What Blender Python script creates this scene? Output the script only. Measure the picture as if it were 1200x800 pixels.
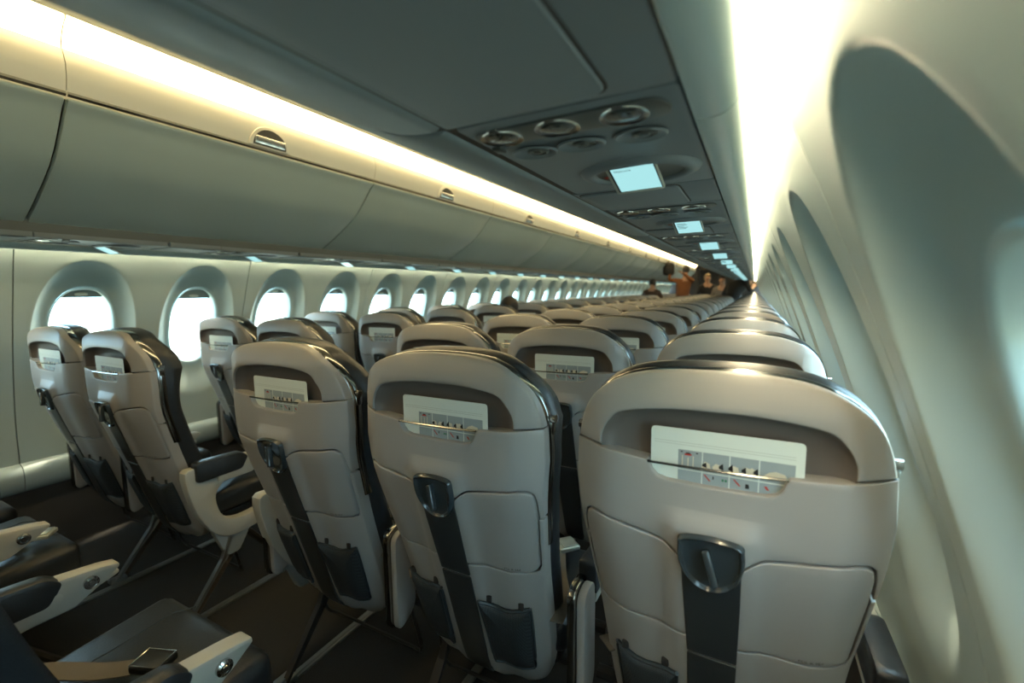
import bpy, bmesh, math, random
from mathutils import Vector, Matrix
R = math.radians
random.seed(11)
for o in list(bpy.data.objects):
    bpy.data.objects.remove(o)
SC = bpy.context.scene
COL = SC.collection

# ------------------------------------------------------------------ camera, world, sun, exposure
EYE = 1.28                                   # eye height above the cabin floor (m)
cd = bpy.data.cameras.new('camera'); cd.lens = 16.0; cd.sensor_width = 36.0; cd.clip_start = .01; cd.clip_end = 500
cam = bpy.data.objects.new('camera', cd); COL.objects.link(cam)
cam.matrix_world = Matrix.Translation((0, 0, EYE)) @ Matrix.Rotation(R(28.027), 4, 'Z') @ Matrix.Rotation(R(90 - 6.314), 4, 'X') @ Matrix.Rotation(R(-.6), 4, 'Z')
SC.camera = cam
cd.dof.use_dof = True; cd.dof.focus_distance = 1.15; cd.dof.aperture_fstop = 2.4
wd = bpy.data.worlds.new('sky'); SC.world = wd; wd.use_nodes = True
wb = wd.node_tree.nodes['Background']
wb.inputs[0].default_value = (.44, .73, .92, 1); wb.inputs[1].default_value = 9.5
sd = bpy.data.lights.new('sun', 'SUN'); sd.energy = 7.0; sd.angle = R(3); sd.color = (1, .86, .62)
sun = bpy.data.objects.new('sun', sd); COL.objects.link(sun); sun.rotation_euler = (R(-24), R(0), 0)
SC.view_settings.view_transform = 'Standard'; SC.view_settings.look = 'None'
SC.view_settings.exposure = 0.40; SC.view_settings.gamma = 1.0; SC.view_settings.use_curve_mapping = False
COVE_COL = (1.0, .75, .37); COVE_STR = 8.5
WASH_COL = (1.0, .785, .50); WASH_STR = 36.0

# ------------------------------------------------------------------ materials
MATS = {}
def mat(name, col, rough=.5, metal=0., emit=None, estr=0., var=.0, vscale=20., bump=.0, bscale=200., coat=0., spec=.5):
    if name in MATS: return MATS[name]
    m = bpy.data.materials.new(name); m.use_nodes = True
    nt = m.node_tree; b = nt.nodes['Principled BSDF']
    b.inputs['Base Color'].default_value = (*col, 1); b.inputs['Roughness'].default_value = rough
    b.inputs['Metallic'].default_value = metal; b.inputs['Specular IOR Level'].default_value = spec
    b.inputs['Coat Weight'].default_value = coat
    if emit:
        b.inputs['Emission Color'].default_value = (*emit, 1); b.inputs['Emission Strength'].default_value = estr
    tc = nt.nodes.new('ShaderNodeTexCoord')
    if var > 0:
        n = nt.nodes.new('ShaderNodeTexNoise'); n.inputs['Scale'].default_value = vscale; n.inputs['Detail'].default_value = 3
        nt.links.new(tc.outputs['Object'], n.inputs['Vector'])
        mx = nt.nodes.new('ShaderNodeMix'); mx.data_type = 'RGBA'
        mx.inputs[6].default_value = (*[c * (1 - var) for c in col], 1); mx.inputs[7].default_value = (*[min(1, c * (1 + var)) for c in col], 1)
        nt.links.new(n.outputs['Fac'], mx.inputs[0]); nt.links.new(mx.outputs[2], b.inputs['Base Color'])
    if bump > 0:
        n = nt.nodes.new('ShaderNodeTexNoise'); n.inputs['Scale'].default_value = bscale; n.inputs['Detail'].default_value = 2
        nt.links.new(tc.outputs['Object'], n.inputs['Vector'])
        bp = nt.nodes.new('ShaderNodeBump'); bp.inputs['Strength'].default_value = bump; bp.inputs['Distance'].default_value = .002
        nt.links.new(n.outputs['Fac'], bp.inputs['Height']); nt.links.new(bp.outputs[0], b.inputs['Normal'])
    MATS[name] = m
    return m
M_WALL = mat('wall_plastic', (.395, .49, .485), .42, var=.02, vscale=6, bump=.05, bscale=350)
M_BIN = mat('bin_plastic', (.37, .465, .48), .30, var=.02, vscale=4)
M_BIND = mat('bin_right_plastic', (.17, .205, .225), .42, var=.02, vscale=4)  # darker copy of the bin plastic, with the shade put into its colour
M_PSU = mat('service_panel_plastic', (.14, .168, .19), .45, var=.02, vscale=8)
M_PSUD = mat('service_panel_dark', (.07, .08, .08), .35)
M_FASC = mat('fascia_plastic', (.66, .66, .60), .4, var=.02, vscale=4)
M_CEIL = mat('ceiling_plastic', (.60, .62, .56), .5)
M_SEAM = mat('seam_dark', (.035, .03, .028), .6)
M_SHELL = mat('seat_shell_plastic', (.325, .312, .292), .38, var=.03, vscale=9, bump=.04, bscale=600)
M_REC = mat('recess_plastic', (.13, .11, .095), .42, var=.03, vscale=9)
M_CORE = mat('core_dark', (.02, .018, .017), .6)
M_SPINE = mat('spine_dark_plastic', (.028, .032, .034), .33, bump=.04, bscale=400)
M_LATCH = mat('latch_dark_gloss', (.035, .045, .05), .18, coat=.4)
M_CHROME = mat('chrome', (.62, .62, .60), .16, 1.)
M_DCHROME = mat('smoked_chrome', (.30, .30, .29), .15, 1.)
M_LEATH = mat('black_leather', (.020, .024, .028), .36, var=.25, vscale=30, bump=.25, bscale=260)
M_BELT = mat('belt_webbing', (.16, .14, .115), .7, bump=.4, bscale=500)
M_BUCK = mat('buckle_metal', (.62, .64, .56), .35, .6)
M_ARM = mat('armrest_plastic', (.44, .43, .375), .4, var=.03)
M_ALU = mat('leg_aluminium', (.34, .36, .36), .32, .85)
M_LEGD = mat('leg_dark', (.035, .033, .032), .45, .3)  # dark leg colour that carries the shade under the seats
M_CARPET = mat('carpet', (.018, .0175, .0165), .95, var=.35, vscale=160, bump=.6, bscale=500)
M_CARD = mat('card_paper', (.68, .74, .68), .45)
M_CARDG = mat('card_print_grey', (.30, .35, .36), .5)
M_CARDL = mat('card_print_line', (.40, .43, .38), .5)
M_CARDK = mat('card_print_black', (.012, .012, .012), .5)
M_CARDR = mat('card_print_red', (.45, .035, .02), .5)
M_CARDW = mat('card_print_pale', (.66, .62, .48), .5)
M_CARDN = mat('card_print_green', (.02, .18, .08), .5)
M_SCREEN = mat('screen_lit', (.02, .03, .03), .2, emit=(.34, .66, .68), estr=.92)
M_SCREENT = mat('screen_text', (.01, .02, .03), .4)
M_COVE = mat('cove_light_cover', (.8, .75, .6), .5, emit=COVE_COL, estr=COVE_STR)
M_WASH = mat('wash_light_cover', (.8, .75, .6), .5, emit=WASH_COL, estr=WASH_STR)
M_SHADE = mat('window_blind', (.20, .235, .225), .5)
M_HANDLE = mat('blind_handle', (.55, .6, .55), .35)
M_LENS = mat('reading_lens', (.05, .06, .06), .12, coat=.6)
M_NET = mat('pocket_net', (.020, .026, .030), .6)
M_RIM = mat('pocket_rim', (.022, .032, .038), .42)
def net_nodes(m):
    nt = m.node_tree; b = nt.nodes['Principled BSDF']; tc = nt.nodes.new('ShaderNodeTexCoord')
    mp = nt.nodes.new('ShaderNodeMapping'); mp.inputs['Rotation'].default_value = (0, R(45), 0)
    ck = nt.nodes.new('ShaderNodeTexChecker'); ck.inputs['Scale'].default_value = 420
    ck.inputs[1].default_value = (.045, .055, .06, 1); ck.inputs[2].default_value = (.008, .01, .012, 1)
    nt.links.new(tc.outputs['Object'], mp.inputs['Vector']); nt.links.new(mp.outputs[0], ck.inputs['Vector'])
    nt.links.new(ck.outputs['Color'], b.inputs['Base Color'])
net_nodes(M_NET)
def glass():
    m = bpy.data.materials.new('window_glass'); m.use_nodes = True; nt = m.node_tree
    for n in list(nt.nodes): nt.nodes.remove(n)
    out = nt.nodes.new('ShaderNodeOutputMaterial'); t = nt.nodes.new('ShaderNodeBsdfTransparent'); g = nt.nodes.new('ShaderNodeBsdfGlossy')
    g.inputs['Roughness'].default_value = .03; t.inputs[0].default_value = (.95, .96, .93, 1)
    mx = nt.nodes.new('ShaderNodeMixShader'); mx.inputs[0].default_value = .06
    nt.links.new(t.outputs[0], mx.inputs[1]); nt.links.new(g.outputs[0], mx.inputs[2]); nt.links.new(mx.outputs[0], out.inputs[0])
    return m
M_GLASS = glass()

# ------------------------------------------------------------------ mesh helpers
def finish(bm, name, mats, smooth=35):
    me = bpy.data.meshes.new(name)
    bmesh.ops.recalc_face_normals(bm, faces=bm.faces)
    bm.to_mesh(me); bm.free()
    for m in (mats if isinstance(mats, (list, tuple)) else [mats]): me.materials.append(m)
    if smooth:
        me.shade_smooth()
        me.set_sharp_from_angle(angle=R(smooth))
    return me
def link(name, data, parent=None, loc=(0, 0, 0), rot=(0, 0, 0)):
    o = bpy.data.objects.new(name, data); COL.objects.link(o)
    o.location = loc; o.rotation_euler = rot
    if parent: o.parent = parent
    return o
def tag(o, label=None, cat=None, group=None, kind=None):
    if label: o['label'] = label
    if cat: o['category'] = cat
    if group: o['group'] = group
    if kind: o['kind'] = kind
    return o
def struct(name, me, parent=None, loc=(0, 0, 0)):
    o = link(name, me, parent, loc)
    if not parent: o['kind'] = 'structure'
    return o
# a thing is first described as a tree of nodes (name, mesh, location, children); every instance shares the mesh data
def node(name, me=None, kids=(), loc=(0, 0, 0), label=None, rot=(0, 0, 0)):
    return dict(name=name, me=me, kids=list(kids), loc=loc, label=label, rot=rot)
def plant(n, parent=None, loc=None, rot=None, skip=()):
    o = link(n['name'], n['me'], parent, n['loc'] if loc is None else loc, n['rot'] if rot is None else rot)
    if n['label']: o['label'] = n['label']
    for k in n['kids']:
        if k['name'] not in skip: plant(k, o, skip=skip)
    return o
def cat_rom(pts, n=6, closed=False):
    out = []; N = len(pts)
    rng = range(N if closed else N - 1)
    for i in rng:
        if closed: p0, p1, p2, p3 = pts[(i-1) % N], pts[i], pts[(i+1) % N], pts[(i+2) % N]
        else: p0, p1, p2, p3 = pts[max(i-1, 0)], pts[i], pts[i+1], pts[min(i+2, N-1)]
        for k in range(n):
            t = k / n
            out.append(tuple(.5*((2*b) + (c-a)*t + (2*a-5*b+4*c-d)*t*t + (3*b-a-3*c+d)*t**3) for a, b, c, d in zip(p0, p1, p2, p3)))
    if not closed: out.append(tuple(pts[-1]))
    return out
def lerp_tab(tab, x):
    if x <= tab[0][0]: return tab[0][1]
    for (a, va), (b, vb) in zip(tab, tab[1:]):
        if x <= b:
            t = (x-a)/(b-a); return va + (vb-va)*t
    return tab[-1][1]
def area2(p): return sum(p[i-1][0]*p[i][1] - p[i][0]*p[i-1][1] for i in range(len(p)))
def ccw(p): return list(p) if area2(p) > 0 else list(reversed(p))
def inset(p, d):
    out = []; n = len(p)
    for i in range(n):
        a, b, c = Vector(p[i-1]), Vector(p[i]), Vector(p[(i+1) % n])
        e1 = (b-a); e2 = (c-b)
        e1 = e1.normalized() if e1.length > 1e-9 else e2.normalized(); e2 = e2.normalized() if e2.length > 1e-9 else e1
        n1 = Vector((-e1.y, e1.x)); n2 = Vector((-e2.y, e2.x)); m = n1 + n2
        k = m.length
        m = n1 if k < .3 else m / k * min(1.6, 2 / k)
        out.append(tuple(b + m * d))
    return out
def round_poly(p, r, n=4):
    """round every corner of a polygon with radius about r"""
    out = []; N = len(p)
    for i in range(N):
        a, b, c = Vector(p[i-1]), Vector(p[i]), Vector(p[(i+1) % N])
        rr = min(r, (a-b).length*.45, (c-b).length*.45)
        s = b + (a-b).normalized()*rr; e = b + (c-b).normalized()*rr
        for k in range(n+1):
            t = k/n; out.append(tuple(s*(1-t)**2 + b*2*t*(1-t) + e*t*t))
    return out
def ellipse(cx, cy, a, b, n=32, p=2.0):
    o = []
    for i in range(n):
        t = 2*math.pi*i/n; c, s = math.cos(t), math.sin(t)
        o.append((cx + a*math.copysign(abs(c)**(2/p), c), cy + b*math.copysign(abs(s)**(2/p), s)))
    return o
def slab(outline, d0, thick, bev, fmap, mats, name, us=(), vs=(), bm=None, mi=0, back=False, steps=3):
    """polygon (u,v) grown to thickness behind depth d0 with a rounded front edge, cut along us / vs, then put through fmap(u,v,d)"""
    own = bm is None
    b = bmesh.new()
    p = ccw(outline)
    rings = [(p, d0 - thick)]
    if bev > 0:
        for k in range(steps+1):
            a = math.pi/2*k/steps
            rings.append((inset(p, bev*(1-math.cos(a))), d0 - bev*(1-math.sin(a))))
    else: rings.append((p, d0))
    vr = [[b.verts.new((q[0], d, q[1])) for q in ring] for ring, d in rings]
    n = len(p)
    for r0, r1 in zip(vr, vr[1:]):
        for i in range(n): b.faces.new((r0[i-1], r0[i], r1[i], r1[i-1]))
    b.faces.new(vr[-1])
    if back: b.faces.new(list(reversed(vr[0])))
    for u in us: bmesh.ops.bisect_plane(b, geom=b.verts[:]+b.edges[:]+b.faces[:], plane_co=(u, 0, 0), plane_no=(1, 0, 0))
    for v in vs: bmesh.ops.bisect_plane(b, geom=b.verts[:]+b.edges[:]+b.faces[:], plane_co=(0, 0, v), plane_no=(0, 0, 1))
    for v in b.verts: v.co = fmap(v.co.x, v.co.z, v.co.y)
    for f in b.faces: f.material_index = mi
    if own: return finish(b, name, mats)
    merge(bm, b); return None
def merge(dst, src):
    mp = {}
    for v in src.verts: mp[v] = dst.verts.new(v.co)
    for f in src.faces:
        try:
            g = dst.faces.new([mp[v] for v in f.verts]); g.material_index = f.material_index
        except ValueError: pass
    src.free()
def rbox(bm, c, s, r=.01, seg=3, rot=None, mi=0):
    b = bmesh.new(); bmesh.ops.create_cube(b, size=1)
    for v in b.verts: v.co = Vector((v.co.x*s[0], v.co.y*s[1], v.co.z*s[2]))
    if r > 0: bmesh.ops.bevel(b, geom=b.edges[:], offset=min(r, min(s)*.49), segments=seg, affect='EDGES', profile=.5)
    for v in b.verts:
        v.co = (rot @ v.co if rot else v.co) + Vector(c)
    for f in b.faces: f.material_index = mi
    merge(bm, b)
def tube(bm, pts, r, n=8, cap=True, mi=0, sq=None):
    pts = [Vector(p) for p in pts]; rings = []
    up0 = Vector((0, 0, 1))
    for i, p in enumerate(pts):
        t = (pts[min(i+1, len(pts)-1)] - pts[max(i-1, 0)]).normalized()
        up = up0 if abs(t.dot(up0)) < .95 else Vector((1, 0, 0))
        x = t.cross(up).normalized(); y = x.cross(t).normalized()
        rr = r[i] if isinstance(r, (list, tuple)) else r
        if sq: ring = [p + x*sq[0]*a + y*sq[1]*c for a, c in ((-.5, -.5), (.5, -.5), (.5, .5), (-.5, .5))]
        else: ring = [p + x*rr*math.cos(2*math.pi*k/n) + y*rr*math.sin(2*math.pi*k/n) for k in range(n)]
        rings.append([bm.verts.new(q) for q in ring])
    m = len(rings[0])
    for a, c in zip(rings, rings[1:]):
        for k in range(m): bm.faces.new((a[k-1], a[k], c[k], c[k-1])).material_index = mi
    if cap:
        bm.faces.new(rings[0]).material_index = mi; bm.faces.new(list(reversed(rings[-1]))).material_index = mi
def lathe(bm, prof, n=24, fm=None, mi=0, sx=1, sy=1):
    """profile (r, h) turned round +Z, then through fm"""
    rings = []
    for r, h in prof:
        if r < 1e-6: rings.append([bm.verts.new((0, 0, h))])
        else: rings.append([bm.verts.new((r*sx*math.cos(2*math.pi*k/n), r*sy*math.sin(2*math.pi*k/n), h)) for k in range(n)])
    vs = [v for r in rings for v in r]
    for a, c in zip(rings, rings[1:]):
        for k in range(n):
            q = []
            for v in (a[k-1] if len(a) > 1 else a[0], a[k] if len(a) > 1 else a[0], c[k] if len(c) > 1 else c[0], c[k-1] if len(c) > 1 else c[0]):
                if v not in q: q.append(v)
            if len(q) > 2: bm.faces.new(q).material_index = mi
    if fm:
        for v in vs: v.co = fm(v.co)
def frange(a, b, s):
    n = int(round((b-a)/s)); return [a + (b-a)*i/n for i in range(n+1)]
def sweep(prof, y0, y1, thick, name, mats, ny=2, ebev=0.):
    """cross-section polyline (x,z) drawn along Y as a sheet with thickness (normal side given by sign of thick)"""
    n = len(prof); nor = []
    for i in range(n):
        t = Vector(prof[min(i+1, n-1)]) - Vector(prof[max(i-1, 0)]); t.normalize(); nor.append(Vector((-t.y, t.x)))
    bm = bmesh.new(); rows = []
    ys = [(y0, ebev), (y0+ebev*.35, ebev*.25), (y0+ebev, 0.)] + [(y0+(y1-y0)*k/ny, 0.) for k in range(1, ny)] + [(y1-ebev, 0.), (y1-ebev*.35, ebev*.25), (y1, ebev)] if ebev > 0 else [(y0+(y1-y0)*k/ny, 0.) for k in range(ny+1)]
    for y, dd in ys:
        f = [bm.verts.new((prof[i][0] - nor[i].x*dd*math.copysign(1, -thick), y, prof[i][1] - nor[i].y*dd*math.copysign(1, -thick))) for i in range(n)]
        k = [bm.verts.new((prof[i][0] + nor[i].x*thick, y, prof[i][1] + nor[i].y*thick)) for i in range(n)]
        rows.append(f + k[::-1])
    for a, c in zip(rows, rows[1:]):
        m = len(a)
        for i in range(m): bm.faces.new((a[i-1], a[i], c[i], c[i-1]))
    bm.faces.new(rows[0]); bm.faces.new(rows[-1][::-1])
    return finish(bm, name, mats)

ORD = ['rearmost', 'second', 'third', 'fourth', 'fifth', 'sixth', 'seventh', 'eighth', 'ninth', 'tenth', 'eleventh', 'twelfth', 'thirteenth', 'fourteenth', 'fifteenth', 'sixteenth', 'seventeenth', 'eighteenth', 'nineteenth', 'twentieth']
# ================================================================== THE CABIN
XC = -1.41                                    # cabin centre line
Y0, Y1 = -2.46, 18.9                          # rear and front ends of the modelled cabin
def mirx(x): return 2*XC - x
# --- floor with carpet and seat tracks
bm = bmesh.new(); rbox(bm, (XC, (Y0+Y1)/2, -.02), (3.6, Y1-Y0, .04), 0)
floor = struct('floor', finish(bm, 'floor', M_CARPET, 0))
TRACKS = [-2.44, -1.89, -1.31, -.78, -.20]
bm = bmesh.new(); rbox(bm, (0, (Y0+Y1)/2, .004), (.030, Y1-Y0-.05, .008), 0); rbox(bm, (0, (Y0+Y1)/2, .009), (.010, Y1-Y0-.05, .004), 0)
tr_me = finish(bm, 'seat_track', M_ALU, 0)
for x in TRACKS: link('seat_track', tr_me, floor, (x, 0, 0))
# --- side wall: profile of the right-hand wall (Z relative to the eye -> X)
WT = [(-.82, .312), (-.70, .304), (-.637, .297), (-.5, .272), (-.35, .234), (-.17, .177), (.02, .108), (.165, .050), (.21, .032), (.29, -.004)]
WS = cat_rom(WT, 8)
def wall_x(Z): return lerp_tab(WS, Z)
def wall_p(y, Z, d):
    g = (wall_x(Z+.01) - wall_x(Z-.01))/.02
    n = Vector((1, -g)).normalized()
    return Vector((wall_x(Z) + n.x*d, y, Z + n.y*d + EYE))
ZLO, ZHI = -.815, .285
BAY = .53; W0 = .45
def ray_r(cy, cz, th, inside):
    lo, hi = 0., 1.
    for _ in range(26):
        m = (lo+hi)/2
        if inside(cy + m*math.cos(th), cz + m*math.sin(th)): lo = m
        else: hi = m
    return lo
OUT = lambda y, z: abs(y/.210)**2.25 + abs((z+.236)/.402)**2.25 < 1
INN = lambda y, z: abs(y/.136)**2.35 + abs((z+.208)/.226)**2.35 < 1
CZ = -.215
def bay(bm, yc, ya, yb, side):
    """one window bay of the side wall: inner opening -> sloping recess -> wall surface -> bay border"""
    ths = sorted([2*math.pi*i/72 for i in range(72)] + [math.atan2(z-CZ, y) % (2*math.pi) for y in (ya, yb) for z in (ZLO, ZHI)])
    cols = []
    for th in ths:
        c, s = math.cos(th), math.sin(th)
        ri = ray_r(0, CZ, th, INN); ro = ray_r(0, CZ, th, OUT)
        k = 1e9
        if c > 1e-9: k = min(k, yb/c)
        if c < -1e-9: k = min(k, ya/c)
        if s > 1e-9: k = min(k, (ZHI-CZ)/s)
        if s < -1e-9: k = min(k, (ZLO-CZ)/s)
        top = (s+1)/2; D = .054
        pts = []
        for t in (1, .97, .88, .75, .6, .45, .3, .18, .09, .03, 0):
            r = ro + (ri-ro)*t
            dep = D*(top*(1-(1-t)**2.4) + (1-top)*(t*t*(3-2*t)))
            if t == 1: dep += .006
            pts.append((r, dep))
        pts += [(ro+.006, -.0012*top)]
        for q in (.12, .35, .6, .8, 1.): pts.append((ro + .006 + (k-ro-.006)*q, 0.))
        col = []
        for r, dep in pts:
            P = wall_p(yc + r*c, CZ + r*s, dep)
            if side < 0: P.x = mirx(P.x)
            col.append(bm.verts.new(P))
        cols.append(col)
    n = len(cols)
    for i in range(n):
        a, b = cols[i-1], cols[i]
        for j in range(len(a)-1): bm.faces.new((a[j], a[j+1], b[j+1], b[j]))
def panel_mesh(side):
    bm = bmesh.new(); g = .0022
    bay(bm, BAY/2, -BAY/2+g, BAY/2, side); bay(bm, BAY*1.5, -BAY/2, BAY/2-g, side)
    bmesh.ops.remove_doubles(bm, verts=bm.verts, dist=.0004)
    # flanges at the two panel ends
    for yy in (g, 2*BAY-g):
        es = [e for e in bm.edges if len(e.link_faces) == 1 and all(abs(v.co.y-yy) < 1e-4 for v in e.verts)]
        r = bmesh.ops.extrude_edge_only(bm, edges=es)
        for v in r['geom']:
            if isinstance(v, bmesh.types.BMVert): v.co.x += .02*side
    me = finish(bm, 'wall_panel', M_WALL, 60)
    return me
def frame_mesh(side):
    bm = bmesh.new(); cols = []
    for i in range(64):
        th = 2*math.pi*i/64; ri = ray_r(0, CZ, th, INN); col = []
        for r, d in ((ri+.004, .050), (ri-.003, .0525), (ri-.008, .058), (ri-.010, .080), (ri-.014, .108), (ri+.02, .112)):
            P = wall_p(r*math.cos(th), CZ+r*math.sin(th), d)
            if side < 0: P.x = mirx(P.x)
            col.append(bm.verts.new(P))
        cols.append(col)
    for i in range(64):
        a, b = cols[i-1], cols[i]
        for j in range(len(a)-1): bm.faces.new((a[j], a[j+1], b[j+1], b[j]))
    return finish(bm, 'window', M_WALL, 50)
def pane_mesh(side):
    bm = bmesh.new(); ring = []
    for i in range(40):
        th = 2*math.pi*i/40; r = ray_r(0, CZ, th, INN) - .010
        P = wall_p(r*math.cos(th), CZ+r*math.sin(th), .105)
        if side < 0: P.x = mirx(P.x)
        ring.append(bm.verts.new(P))
    bm.faces.new(ring)
    return finish(bm, 'pane', M_GLASS, 0)
def shade_mesh(side, low):
    """blind pulled down from the top of the opening to height low, straight lower hem with cut corners"""
    pts = []
    for i in range(41):
        th = math.pi*i/40; r = ray_r(0, CZ, th, INN) - .009
        y, z = r*math.cos(th), CZ + r*math.sin(th)
        if z > low + .001: pts.append((y, z))
    w = abs(pts[0][0])
    poly = pts + [(-w*.97, low+.004), (-w*.9, low), (w*.9, low), (w*.97, low+.004)]
    def fm(u, v, d):
        P = wall_p(u, v, -d)
        if side < 0: P.x = mirx(P.x)
        return P
    return slab(poly, -.086, .006, .002, fm, M_SHADE, 'blind', vs=frange(-.4, .02, .06))
def handle_mesh(side, low):
    def fm(u, v, d):
        P = wall_p(u, v, -d)
        if side < 0: P.x = mirx(P.x)
        return P
    return slab(ellipse(0, low+.018, .026, .0075, 20, 2.6), -.078, .010, .003, fm, M_HANDLE, 'blind_handle')
bm = bmesh.new(); 
SEAMY = W0 - BAY/2 + BAY*1                     # a panel joint lies here (0.715 m)
P0 = SEAMY - 2*BAY*3
def strip_mesh(side):
    bm = bmesh.new(); a = []
    for Z in frange(ZLO, ZHI, .05):
        row = []
        for dy in (-.02, .02):
            P = wall_p(dy, Z, .012)
            if side < 0: P.x = mirx(P.x)
            row.append(bm.verts.new(P))
        a.append(row)
    for p, q in zip(a, a[1:]): bm.faces.new((p[0], p[1], q[1], q[0]))
    return finish(bm, 'seam_strip', M_SEAM, 60)
wn = 0
NP = 20
LOWS = {}
for side, nm in ((1, 'right'), (-1, 'left')):
    sx = (lambda x: x) if side > 0 else mirx
    # lower wall: ledge, rounded rail, kick panel down to the floor
    prof = cat_rom([(.312, -.812), (.300, -.816), (.283, -.826), (.272, -.845), (.270, -.875), (.274, -.915), (.283, -.940), (.300, -.952)], 3)
    base = struct('wall_' + nm, sweep([(sx(.335), -.79+EYE), (sx(.318), -.83+EYE), (sx(.313), -.945+EYE), (sx(.303), -.955+EYE), (sx(.300), -1.1+EYE), (sx(.285), 0.)], Y0, Y1, .02*side, 'wall', mat('kick_panel', (.05, .05, .05), .8), 1))
    off = -.012 if side > 0 else .046
    pm, fm_, gm, sm = panel_mesh(side), frame_mesh(side), pane_mesh(side), strip_mesh(side)
    lows = [-.04, -.055, -.03, -.075]
    shs = [(shade_mesh(side, l), handle_mesh(side, l)) for l in lows]
    rail = sweep([(sx(x), z+EYE) for x, z in prof], .0015, 2*BAY-.0015, .008*side, 'ledge_rail', M_WALL, 1)
    for k in range(NP):
        yy = P0 + 2*BAY*k + off
        if yy > Y1 - .3: break
        link('wall_panel', pm, base, (0, yy, 0)); link('ledge_rail', rail, base, (0, yy, 0)); link('seam_strip', sm, base, (0, yy, 0))
        for j in (0, 1):
            yc = yy + BAY*(.5+j); wn += 1
            w = struct('window_%d' % wn, fm_, None, (0, yc, 0))
            link('pane', gm, w)
            s = random.choice((0, 0, 1, 2)) if yc > 1.3 else 3 if side > 0 and yc < .6 else 0
            b = link('blind', shs[s][0], w); link('blind_handle', shs[s][1], b)
# --- upper hull above the bins, ceiling, end walls (keep the daylight out)
hull = [(.34, -.83), (.36, -.2)] + [(XC + 1.80*math.cos(R(a)), -.25 + 1.45*math.sin(R(a))) for a in range(14, 91, 6)]
for side, nm in ((1, 'right'), (-1, 'left')):
    sx = (lambda x: x) if side > 0 else mirx
    pr = [(sx(.10), .16), (sx(.06), .30), (sx(.03), .38), (sx(-.15), .70), (sx(-.50), 1.02), (sx(-1.0), 1.16), (XC, 1.18)]
    struct('wall_upper_' + nm, sweep([(x, z+EYE) for x, z in pr], Y0, Y1, .01*side, 'wall', M_CEIL, 1))
    lo = [(sx(.36), -.80), (sx(.36), -1.30)]
cprof = [(-1.935, .872), (-1.90, .888), (-1.80, .905), (XC, .925), (-1.02, .905), (-.92, .888), (-.885, .872)]
ceil = struct('ceiling', sweep([(x, z+EYE) for x, z in cat_rom(cprof, 3)], Y0, Y1, .01, 'ceiling', M_CEIL, 1))
bm = bmesh.new(); rbox(bm, (XC, Y0-.02, 1.2), (3.9, .04, 2.6), 0)
struct('wall_back', finish(bm, 'wall_back', mat('rear_curtain', (.06, .055, .05), .9), 0))  # unseen wall added to contain the light, dark to cut the bounce
bm = bmesh.new()
rbox(bm, (XC-1.25, Y1+.02, 1.2), (1.5, .04, 2.6), 0); rbox(bm, (XC+1.25, Y1+.02, 1.2), (1.5, .04, 2.6), 0); rbox(bm, (XC, Y1+.02, 2.25), (1.1, .04, .5), 0); rbox(bm, (XC, Y1+1.2, 1.2), (1.2, .04, 2.6), 0)
rbox(bm, (XC-.54, Y1+.6, 1.2), (.04, 1.2, 2.6), 0); rbox(bm, (XC+.54, Y1+.6, 1.2), (.04, 1.2, 2.6), 0); rbox(bm, (XC, Y1+.6, 2.1), (1.1, 1.2, .04), 0)
struct('wall_front', finish(bm, 'wall_front', mat('bulkhead', (.045, .04, .038), .6), 0))
# --- lights: cove strips over the bins and wall-wash strips behind the service panels
LSEG = 1.36
def emis(prof, y0, y1, nm, m, th): return sweep([(x, z+EYE) for x, z in prof], y0, y1, th, nm, m, 1)
cl = cat_rom([(-1.999, .790), (-1.978, .835), (-1.942, .868)], 3)
cr = cat_rom([(-.808, .805), (-.835, .838), (-.875, .868)], 3)
i = 0
yy = .70 - 2*LSEG
NB = 15
LB = emis(cl, .004, LSEG-.004, 'light_cover', M_COVE, .012); RB = emis(cr, .004, LSEG-.004, 'light_cover', M_COVE, -.012)
for k in range(NB):
    y = .70 + LSEG*(k-2)
    if y + LSEG > Y1 + .2: break
    tag(link('cove_light', LB, None, (0, y, 0)), 'glowing cream ceiling light cover above the %s bin over the seat pairs' % (ORD[k-1] if 1 <= k <= 8 else 'far' if k > 8 else 'hidden'), 'ceiling light', 'cove lights above the bins over the seat pairs')
    tag(link('cove_light', RB, None, (0, y-.18, 0)), 'glowing cream ceiling light cover above the %s bin over the seat triples' % (ORD[k] if k <= 5 else 'far'), 'ceiling light', 'cove lights above the bins over the seat triples')
WR = emis([(-.018, .262), (-.001, .286)], .004, LSEG-.004, 'light_cover', M_WASH, .01)
WL = emis([(mirx(-.018), .262), (mirx(-.001), .286)], .004, LSEG-.004, 'light_cover', M_WASH, -.01)
for k in range(NB):
    y = .70 + LSEG*(k-2)
    if y + LSEG > Y1 + .2: break
    tag(link('wall_wash_light', WR, None, (0, y, 0)), 'cream wall light strip beside the %s bin over the seat triples' % (ORD[k] if k <= 5 else 'far'), 'light strip', 'wall lights along the three-seat side')
    tag(link('wall_wash_light', WL, None, (0, y, 0)), 'cream wall light strip beside the %s bin over the seat pairs' % (ORD[k] if k <= 5 else 'far'), 'light strip', 'wall lights along the two-seat side')

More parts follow.
